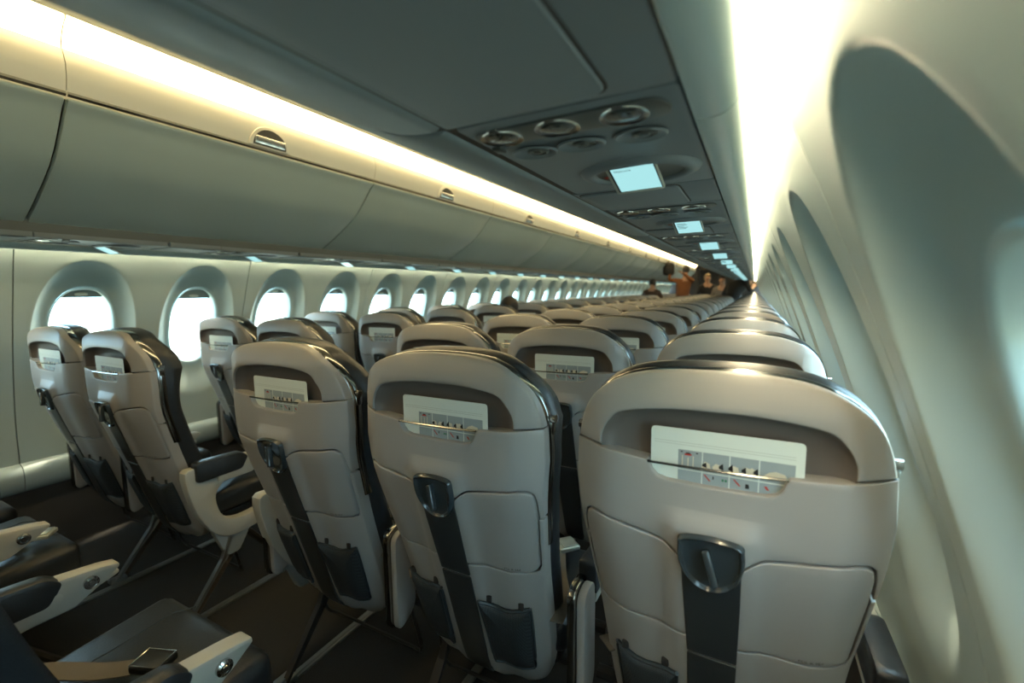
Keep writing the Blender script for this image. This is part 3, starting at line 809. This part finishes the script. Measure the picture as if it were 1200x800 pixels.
def belt_nodes(kind):
    out = []
    if kind == 'buckle':         # strap with lifted metal buckle lying forward on the cushion
        bm = bmesh.new(); ribbon(bm, cat_rom([(-.215, .14, .50), (-.12, .24, .499), (.0, .36, .492), (.09, .435, .497)], 6), .046)
        ribbon(bm, cat_rom([(.215, .15, .50), (.20, .24, .496), (.15, .34, .490), (.115, .42, .500)], 6), .046)
        b2 = bmesh.new(); rot = Matrix.Rotation(R(-42), 3, 'Z')
        rbox(b2, (.125, .465, .505), (.060, .066, .014), .004, 3, rot)
        rbox(b2, Vector((.125, .465, .513)) + rot @ Vector((0, .004, 0)), (.052, .048, .006), .0025, 2, rot)
        out.append(node('seat_belt', finish(bm, 'seat_belt', M_BELT), [node('buckle', finish(b2, 'buckle', M_BUCK), label='pale metal belt buckle')]))
    else:
        bm = bmesh.new(); ribbon(bm, cat_rom([(-.215, .15, .50), (-.14, .24, .500), (-.03, .31, .491), (.035, .352, .496)], 6), .046)
        b2 = bmesh.new(); rot = Matrix.Rotation(R(-68), 3, 'Z')
        rbox(b2, (.062, .370, .502), (.052, .070, .016), .004, 3, rot, 0)
        b3 = bmesh.new(); c = Vector((.062, .370, .512))
        q = [c + rot @ Vector(v) for v in ((-.024, -.032, 0), (.024, -.032, 0), (.024, .032, 0), (-.024, .032, 0), (-.024, -.032, 0))]
        tube(b3, q, .0016, 5)
        out.append(node('seat_belt', finish(bm, 'seat_belt', M_BELT), [node('buckle', finish(b2, 'buckle', M_SPINE), [node('buckle_edge', finish(b3, 'buckle_edge', M_CHROME))])]))
        b4 = bmesh.new(); ribbon(b4, cat_rom([(.215, .17, .50), (.19, .25, .500), (.175, .30, .496)], 5), .046)
        b5 = bmesh.new(); tube(b5, [(.15, .305, .503), (.197, .305, .503), (.197, .355, .507), (.186, .372, .508), (.162, .372, .508), (.15, .355, .507), (.15, .305, .503)], .005, 8)
        out.append(node('belt_strap', finish(b4, 'belt_strap', M_BELT), [node('belt_tongue', finish(b5, 'belt_tongue', M_BUCK), label='pale belt tongue')]))
    return out
SHROUD = cat_rom([(.10, .605), (.112, .50), (.14, .41), (.19, .325), (.25, .288), (.33, .286), (.45, .306), (.575, .336), (.600, .350), (.575, .366), (.46, .366), (.35, .352), (.275, .356), (.228, .385), (.208, .435), (.206, .485), (.235, .522), (.285, .545), (.33, .556), (.33, .585), (.25, .602), (.16, .612)], 3, True)
def shroud_nodes(x):
    a = yz_slab(SHROUD, x-.030, x+.016, .007, M_ARM, 'side_shroud')
    b = yz_slab(round_poly([(.185, .335), (.30, .300), (.345, .300), (.305, .235), (.285, .205), (.235, .205), (.222, .235)], .012, 3), x-.028, x+.006, .005, mat('shroud_grey', (.30, .33, .33), .45), 'leg_cover')
    return [node('side_shroud', a, [node('leg_cover', b, label='grey cover over the leg top')])]
S0, S1, S2 = seat_parts(0), seat_parts(1), seat_parts(2)
BASE = seat_base()
AR, ARL, ARP = arm_node(.2785), arm_node(-.2785), arm_node(.2785, 1, False)
BK, BK2 = belt_nodes('buckle'), belt_nodes('dark')
SHR = shroud_nodes(.272)
SHL = shroud_nodes(-.272)
# left-hand shroud is the mirror of the right-hand one
for q in [SHL[0]] + SHL[0]['kids']: pass
def leg_nodes(x, far, bright=False):
    """splayed leg assembly under one seat, x in the seat's own frame"""
    bm = bmesh.new(); tube(bm, [(x+.010, .255, .30), (x+.010, .215, .20), (x+.012, .066, .018)], .01, sq=(.020, .012))
    st = node('strut', finish(bm, 'strut', M_ALU if bright else M_LEGD, 0))
    bm = bmesh.new(); tube(bm, [(x-.012, .285, .28), (x-.012, .262, .20), (x-.012, .100, .018)], .01, sq=(.022, .020))
    for t in (.15, .3, .45, .6, .75): rbox(bm, Vector((x-.012, .262, .20)).lerp(Vector((x-.012, .100, .018)), t) + Vector((.012, -.003, 0)), (.004, .009, .009), .002, 1)
    rear = node('leg', finish(bm, 'leg', mat('leg_bronze', (.16, .12, .09), .4, .6) if bright else M_LEGD), [] if far else [st])
    bm = bmesh.new(); tube(bm, [(x, .30, .31), (x, .52, .022)], .013, 8); front = node('leg', finish(bm, 'leg', M_LEGD))
    if far: return [rear, front]
    feet = []
    for y in (.075, .515):
        bm = bmesh.new(); rbox(bm, (x, y, .0195), (.042, .06, .017), .004, 2)
        if y < .2: rbox(bm, (x+.014, y-.02, .034), (.012, .02, .014), .003, 1)
        feet.append(node('foot', finish(bm, 'foot', M_ALU)))
    beams = []
    for y in (.27, .42):
        bm = bmesh.new(); tube(bm, [(-.268, y, .310), (.268, y, .310)], .017, 10); beams.append(node('cross_beam', finish(bm, 'cross_beam', M_LEGD)))
    bm = bmesh.new()
    tube(bm, cat_rom([(-.22, .27, .29), (-.232, .30, .14), (-.22, .315, .085), (-.17, .33, .072), (.17, .33, .072), (.22, .315, .085), (.232, .30, .14), (.22, .27, .29)], 4), .006, 6)
    return [rear, front] + feet + beams + [node('baggage_bar', finish(bm, 'baggage_bar', M_LEGD))]
LEGX = {'w': -.153, 'm': -.176, 'a': -.150, 'pa': .265, 'pw': .250}
LEGS = {c: (leg_nodes(x, False, c in ('pa', 'pw')), leg_nodes(x, True)) for c, x in LEGX.items()}
CN = {'w': ('window', 'triples'), 'm': ('middle', 'triples'), 'a': ('aisle', 'triples'), 'pa': ('aisle', 'pairs'), 'pw': ('window', 'pairs')}
def row_y(k): return ROW1 + PITCH*(k-1)
# --- safety cards
def card_mesh(full):
    x0, x1, z0, z1 = -.113, .113, .935, 1.048
    bm = bmesh.new()
    fm = lambda u, v, d: B(u, v, d) + Vector((0, .0, 0))
    slab(round_poly([(x0, z0), (x1, z0), (x1, z1), (x0, z1)], .008, 4), -.0135, .0008, 0, fm, None, '', bm=bm, mi=0, us=(-.06, 0, .06), back=True)
    D = -.0131
    def q(a, b, c, d, mi, dd=D):
        vs = [bm.verts.new(B(u, v, dd)) for u, v in ((a, c), (b, c), (b, d), (a, d))]; bm.faces.new(vs).material_index = mi
    def poly(pts, mi, dd=D+.0003): bm.faces.new([bm.verts.new(B(u, v, dd)) for u, v in pts]).material_index = mi
    for z in (1.0245, 1.0205): q(x0+.006, x1-.012, z, z+.0006, 2)
    if full:
        q(x0+.045, x1-.012, .944, 1.0125, 1)
        for xx in (-.031, .010, .052): q(xx, xx+.0016, .944, 1.0125, 0, D+.0002)
        q(x0+.045, x1-.012, .9775, .9795, 0, D+.0002)
        q(-.058, -.047, 1.0035, 1.0065, 4, D+.0003); q(-.056, -.049, 1.0065, 1.0085, 3, D+.0003); q(-.064, -.061, 1.008, 1.010, 3, D+.0003); q(-.040, -.037, 1.008, 1.010, 3, D+.0003)
        q(-.062, -.0605, .985, 1.003, 5, D+.0003); q(-.045, -.0435, .985, 1.003, 5, D+.0003); q(-.053, -.0515, .985, 1.0, 5, D+.0003)
        rr = random.Random(3)
        for c in (-.024, -.008, .018, .036, .044): poly([(c-.006+rr.uniform(-.002, .002), .986), (c+.007, .985), (c+.005, .992+rr.uniform(0, .004)), (c-.002, .996+rr.uniform(0, .004)), (c-.007, .990)], 5)
        for c in (-.027, -.002, .012, .031, .048): poly([(c-.003, .989), (c+.004, .987), (c+.003, .995+rr.uniform(0, .005)), (c-.003, .993)], 3, D+.0006)
        poly([(.057, .984), (.075, .984), (.090, .990), (.088, .995), (.075, .998), (.066, .995), (.058, .988)], 5)
        for c in (-.024, .020): poly([(c-.004, .975), (c-.001, .975), (c+.008, .965), (c+.005, .965)], 4)
        poly([(.060, .972), (.064, .972), (.068, .966), (.064, .966)], 4)
        for c in (.000, .0045): poly([(c, .968), (c+.003, .968), (c+.003, .972), (c, .972)], 6)
        poly([(.034, .963), (.040, .963), (.039, .9705), (.0345, .9705)], 3); poly([(-.014, .969), (-.012, .969), (-.012, .974), (-.014, .974)], 3)
    else:
        q(x0+.045, x1-.012, .944, 1.0125, 1); q(-.05, .085, .984, .992, 3, D+.0003)
    return finish(bm, 'safety_card', [M_CARD, M_CARDG, M_CARDL, M_CARDK, M_CARDR, M_CARDW, M_CARDN], 0)
C0, C1 = card_mesh(True), card_mesh(False)
def seat(col, k):
    lod = 2 if k < 0 else 0 if k <= 2 else 1 if k <= 4 else 2
    o = link('aircraft_seat', None, None, (COLS[col], row_y(k), 0))
    tr = (lambda n: plant(n, o))
    for n in (S0, S1, S2)[lod]:
        tr(n)
    for n in LEGS[col][0 if k <= 6 else 1]: tr(n)
    if k <= 8:
        for n in BASE: tr(n)
        for n in (ARP if col in ('w', 'pa') else AR): tr(n)
        if col in ('a', 'pw'):
            for n in ARL: tr(n)
        if col == 'pa': [tr(n) for n in SHR]
        if col == 'a': [tr(n) for n in SHL]
    if k <= 2: [tr(n) for n in (BK2 if col == 'a' else BK)]
    pos, bank = CN[col]
    rows = ['rearmost row, just black cushion and armrest showing', 'first whole seatback row', 'second seatback row', 'third seatback row', 'fourth seatback row', 'fifth seatback row', 'sixth seatback row'] + [w + ' seatback row' for w in ORD[6:12]]
    if k < 0: lab = 'beige-backed %s seat of the seat %s, row behind the rearmost visible one' % (pos, bank)
    elif k <= 12: lab = 'beige-backed %s seat of the seat %s, %s%s' % (pos, bank, rows[k], '' if k == 0 else ' from cabin rear')
    else: lab = 'beige-backed %s seat of the seat %s, in the small far rows' % (pos, bank)
    tag(o, lab, 'seat', '%s seats of the seat %s' % (pos, bank))
    return o
jit = random.Random(5)
for k in range(-1, NROW):
    for col in ('w', 'm', 'a', 'pa', 'pw'):
        if k == 0 and col in ('w', 'm'): continue
        if row_y(k) > Y1 - .9: continue
        seat(col, k)
        if k <= 0: continue
        dx = jit.uniform(-.012, .016) if k > 1 or col in ('pa', 'pw') else .012
        c = link('safety_card', C0 if k <= 4 else C1, None, (COLS[col]+dx, row_y(k), jit.uniform(-.006, .003) if k > 1 else 0))
        pos, bank = CN[col]
        if k <= 8: lab = 'printed safety card in the %s seat pocket of the seat %s, %s row' % (pos, bank, ['', 'first', 'second', 'third', 'fourth', 'fifth', 'sixth', 'seventh', 'eighth'][k])
        else: lab = 'tiny printed safety card in the %s seat pockets of the seat %s' % (pos, bank)
        tag(c, lab, 'safety card', 'safety cards along the %s seats of the %s' % (pos, bank))
# ================================================================== PEOPLE far up the cabin
SKINC = mat('skin', (.50, .29, .19), .5); HAIRC = mat('dark_hair', (.012, .009, .008), .5, bump=.5, bscale=120); SHOE = mat('shoe', (.02, .02, .02), .5)
def cloth(nm, c): return mat(nm, c, .85, var=.15, vscale=25, bump=.4, bscale=120)
def person(label, J, top, legs, hair, look, group=None, bare=(), head_r=.098):
    """J: joint name -> world point. One continuous skinned body; hair and eyes are its children."""
    me = bpy.data.meshes.new('person'); V = []; E_ = []; Rr = []; tagm = []; idx = {}
    def v(n, p, r, m):
        idx[n] = len(V); V.append(Vector(p)); Rr.append(r); tagm.append(m)
    mid = (Vector(J['pelvis']) + Vector(J['chest']))/2
    v('pelvis', J['pelvis'], (.155, .115), 2); v('spine', mid + Vector(J.get('bow', (0, 0, 0))), (.145, .105), 1); v('chest', J['chest'], (.165, .115), 1)
    v('neck', J['neck'], (.052, .052), 0); hd = Vector(J['head']); nk = Vector(J['neck'])
    ax = (hd - nk).normalized()
    v('jaw', hd - ax*.055 + Vector(look)*.015, (.062, .068), 0); v('head', hd + ax*.005, (.077, .090), 0); v('crown', hd + ax*.065, (.066, .078), 0)
    for a, b in (('pelvis', 'spine'), ('spine', 'chest'), ('chest', 'neck'), ('neck', 'jaw'), ('jaw', 'head'), ('head', 'crown')): E_.append((idx[a], idx[b]))
    for s in 'LR':
        sh, el, wr = Vector(J['sh'+s]), Vector(J['el'+s]), Vector(J['wr'+s])
        am = 0 if s in bare else 1
        v('sh'+s, sh, .068, 1); v('el'+s, el, .046, 1); v('wr'+s, wr, .031, am)
        f = (wr - el).normalized(); pal = wr + f*.06; v('pa'+s, pal, (.040, .020), 0)
        sd = f.cross(Vector((0, 0, 1))); sd = sd.normalized() if sd.length > .2 else Vector((1, 0, 0)); dn = f.cross(sd).normalized()
        for a, b in (('chest', 'sh'+s), ('sh'+s, 'el'+s), ('el'+s, 'wr'+s), ('wr'+s, 'pa'+s)): E_.append((idx[a], idx[b]))
        for i, (o, l) in enumerate(((-.028, .062), (-.010, .074), (.010, .070), (.028, .055))):
            b0 = pal + f*.025 + sd*o; v('f%d%s' % (i, s), b0 + f*l*.5, .0095, 0); v('g%d%s' % (i, s), b0 + f*l*.85 + dn*.018, .008, 0)
            E_ += [(idx['pa'+s], idx['f%d%s' % (i, s)]), (idx['f%d%s' % (i, s)], idx['g%d%s' % (i, s)])]
        v('th'+s, wr + f*.045 + sd*.045, .011, 0); v('tt'+s, wr + f*.080 + sd*.058, .009, 0); E_ += [(idx['wr'+s], idx['th'+s]), (idx['th'+s], idx['tt'+s])]
        hp, kn, an = Vector(J['hip'+s]), Vector(J['kn'+s]), Vector(J['an'+s])
        v('hip'+s, hp, .090, 2); v('kn'+s, kn, .062, 2); v('an'+s, an, .042, 2); v('toe'+s, an + Vector(look).normalized()*.15 + Vector((0, 0, -.045)), (.040, .026), 3)
        for a, b in (('pelvis', 'hip'+s), ('hip'+s, 'kn'+s), ('kn'+s, 'an'+s), ('an'+s, 'toe'+s)): E_.append((idx[a], idx[b]))
    me.from_pydata(V, E_, [])
    ob = bpy.data.objects.new('tmp', me); COL.objects.link(ob)
    md = ob.modifiers.new('skin', 'SKIN'); md.use_smooth_shade = True
    sv = me.skin_vertices[0].data
    for i, r in enumerate(Rr): sv[i].radius = r if isinstance(r, tuple) else (r, r)
    sv[0].use_root = True
    sb = ob.modifiers.new('sub', 'SUBSURF'); sb.levels = 2; sb.render_levels = 2
    dg = bpy.context.evaluated_depsgraph_get(); dg.update()
    out = bpy.data.meshes.new_from_object(ob.evaluated_get(dg)); bpy.data.objects.remove(ob)
    out.name = 'person'; out.materials.clear()
    for m in (SKINC, top, legs, SHOE): out.materials.append(m)
    for p in out.polygons:
        c = p.center; bi, bd = 0, 1e9
        for a, b in E_:
            A, Bv = V[a], V[b]; ab = Bv - A; t = max(0, min(1, (c-A).dot(ab)/max(1e-9, ab.length_squared)))
            d = (c - A - ab*t).length
            if d < bd: bd = d; bi = a if t < .5 else b
        p.material_index = tagm[bi]; p.use_smooth = True
    o = link('person', out); tag(o, label, 'person', group)
    # hair cap over the back and top of the head, eyes and nose at half head height
    lk = Vector(look).normalized(); bm = bmesh.new(); bmesh.ops.create_uvsphere(bm, u_segments=20, v_segments=12, radius=1)
    sdv = ax.cross(lk).normalized(); fw = sdv.cross(ax).normalized()
    kill = [q for q in bm.verts if q.co.y > .45 and q.co.z < .55 or q.co.z < -.75]
    bmesh.ops.delete(bm, geom=kill, context='VERTS')
    for q in bm.verts: q.co = hd + ax*.022 + sdv*q.co.x*.088 + fw*(q.co.y*.104 - .010) + ax*q.co.z*.112
    link('hair', finish(bm, 'hair', hair, 60), o)
    for s in (-1, 1):
        bm = bmesh.new(); bmesh.ops.create_uvsphere(bm, u_segments=8, v_segments=6, radius=.010)
        for q in bm.verts: q.co += hd + sdv*s*.030 + fw*.088 + ax*.004
        link('eye', finish(bm, 'eye', M_CARDK), o)
    bm = bmesh.new(); bmesh.ops.create_cone(bm, segments=8, radius1=.014, radius2=.006, depth=.04, cap_ends=True)
    for q in bm.verts: q.co = hd + sdv*q.co.x + fw*(.095 - q.co.z*.2 + q.co.y) + ax*(q.co.z - .022)
    link('nose', finish(bm, 'nose', SKINC), o)
    return o
def stand(x, y, h, face, lean=(0, 0), arms=None):
    """joints of a standing figure of height h; face = direction looked at (unit xy); lean shifts the chest, head twice as far"""
    fx, fy = face; sx, sy = fy, -fx; k = h/1.75
    def P(f, s, z, l=0): return (x + fx*f + sx*s + lean[0]*l, y + fy*f + sy*s + lean[1]*l, z*k)
    J = dict(pelvis=P(0, 0, .95), chest=P(0, 0, 1.30, 1), neck=P(0, 0, 1.50, 1.5), head=P(.03, 0, 1.635, 1.9))
    for n, s in (('L', -1), ('R', 1)):
        J['sh'+n] = P(0, s*.18, 1.40, 1.15); J['el'+n] = P(.02, s*.25, 1.12, .8); J['wr'+n] = P(.16, s*.22, .92, .6)
        J['hip'+n] = P(0, s*.09, .88); J['kn'+n] = P(.03, s*.10, .48); J['an'+n] = P(0, s*.11, .075)
    if arms: J.update(arms)
    return J
GP = 'passengers standing far up the cabin'
# brown jacket, both arms up at the bin
person('person in rust-brown jacket reaching up to the overhead bin in the aisle', stand(-1.63, 12.2, 1.87, (-.5, .87), (.05, -.02), dict(elL=(-1.92, 12.0, 1.52), wrL=(-1.90, 12.10, 1.72), elR=(-1.36, 12.12, 1.50), wrR=(-1.58, 12.02, 1.66))), cloth('rust_jacket', (.20, .075, .026)), cloth('brown_trousers', (.06, .035, .022)), HAIRC, (-.5, .87, 0), GP)
bm = bmesh.new(); rbox(bm, (-1.955, 12.16, 1.79), (.27, .24, .33), .08, 4); rbox(bm, (-1.955, 12.03, 1.75), (.20, .06, .18), .025, 3)
bag = link('backpack', finish(bm, 'backpack', cloth('backpack_black', (.012, .012, .013)))); tag(bag, 'black backpack held up at the overhead bin by the rust-brown jacket', 'backpack')
bm = bmesh.new(); tube(bm, cat_rom([(-1.985, 12.10, 1.94), (-1.955, 12.08, 1.985), (-1.925, 12.10, 1.94)], 5), .009, 6); link('handle', finish(bm, 'handle', M_CORE), bag)
person('person in dark brown clothes stooping among the seat pairs', stand(-2.25, 11.53, 1.52, (0, 1), (0, .06)), cloth('brown_coat', (.055, .032, .022)), cloth('dark_trousers', (.02, .018, .018)), HAIRC, (0, 1, 0), GP)
person('person in black top with reddish face standing beyond the rust-brown jacket', stand(-1.10, 12.96, 1.66, (.3, -.95), (0, -.05)), cloth('black_top', (.014, .014, .016)), cloth('dark_trousers', (.02, .018, .018)), mat('light_hair', (.35, .25, .14), .5), (.3, -.95, 0), GP)
person('person with pale face turned back beside the broad black jacket', stand(-.70, 12.24, 1.58, (-.2, -.98), (0, -.04)), cloth('grey_top', (.16, .15, .14)), cloth('dark_trousers', (.02, .018, .018)), HAIRC, (-.2, -.98, 0), GP)
person('person in broad black jacket bending over the seat triples', dict(pelvis=(-0.450, 10.77, .98), chest=(-0.300, 10.82, 1.36), bow=(-.03, -.06, .03), neck=(-0.150, 10.92, 1.42), head=(-0.070, 11.00, 1.37), shL=(-0.470, 10.88, 1.42), elL=(-0.600, 10.96, 1.18), wrL=(-0.610, 11.08, 1.0), shR=(-0.170, 10.74, 1.40), elR=(-0.080, 10.66, 1.22), wrR=(-0.050, 10.74, 1.30),
       hipL=(-0.540, 10.77, .90), hipR=(-0.360, 10.77, .90), knL=(-0.550, 10.77, .50), knR=(-0.360, 10.77, .50), anL=(-0.550, 10.75, .075), anR=(-0.360, 10.75, .075)), cloth('black_jacket', (.010, .010, .011)), cloth('dark_trousers', (.02, .018, .018)), HAIRC, (.5, .87, 0), GP, bare='R')
ys = row_y(5)
person('seated person, only dark round hair showing above an aisle seat of the pairs', dict(pelvis=(-2.15, ys+.36, .56), chest=(-2.13, ys+.24, .86), neck=(-2.105, ys+.20, 1.02), head=(-2.085, ys+.20, 1.105), shL=(-2.30, ys+.25, .92), shR=(-1.96, ys+.25, .92), elL=(-2.35, ys+.33, .70), elR=(-1.95, ys+.33, .70), wrL=(-2.30, ys+.52, .64), wrR=(-2.00, ys+.52, .64),
       hipL=(-2.24, ys+.38, .55), hipR=(-2.06, ys+.38, .55), knL=(-2.24, ys+.60, .53), knR=(-2.06, ys+.60, .53), anL=(-2.24, ys+.60, .10), anR=(-2.06, ys+.60, .10)), cloth('navy_top', (.02, .022, .03)), cloth('dark_trousers', (.02, .018, .018)), HAIRC, (0, 1, 0))

# ================================================================== OUTSIDE
bm = bmesh.new(); rbox(bm, (0, 0, -3.0), (300, 300, .1), 0)
struct('ground', finish(bm, 'ground', mat('apron_concrete', (.62, .55, .40), .9, var=.12, vscale=.2), 0))
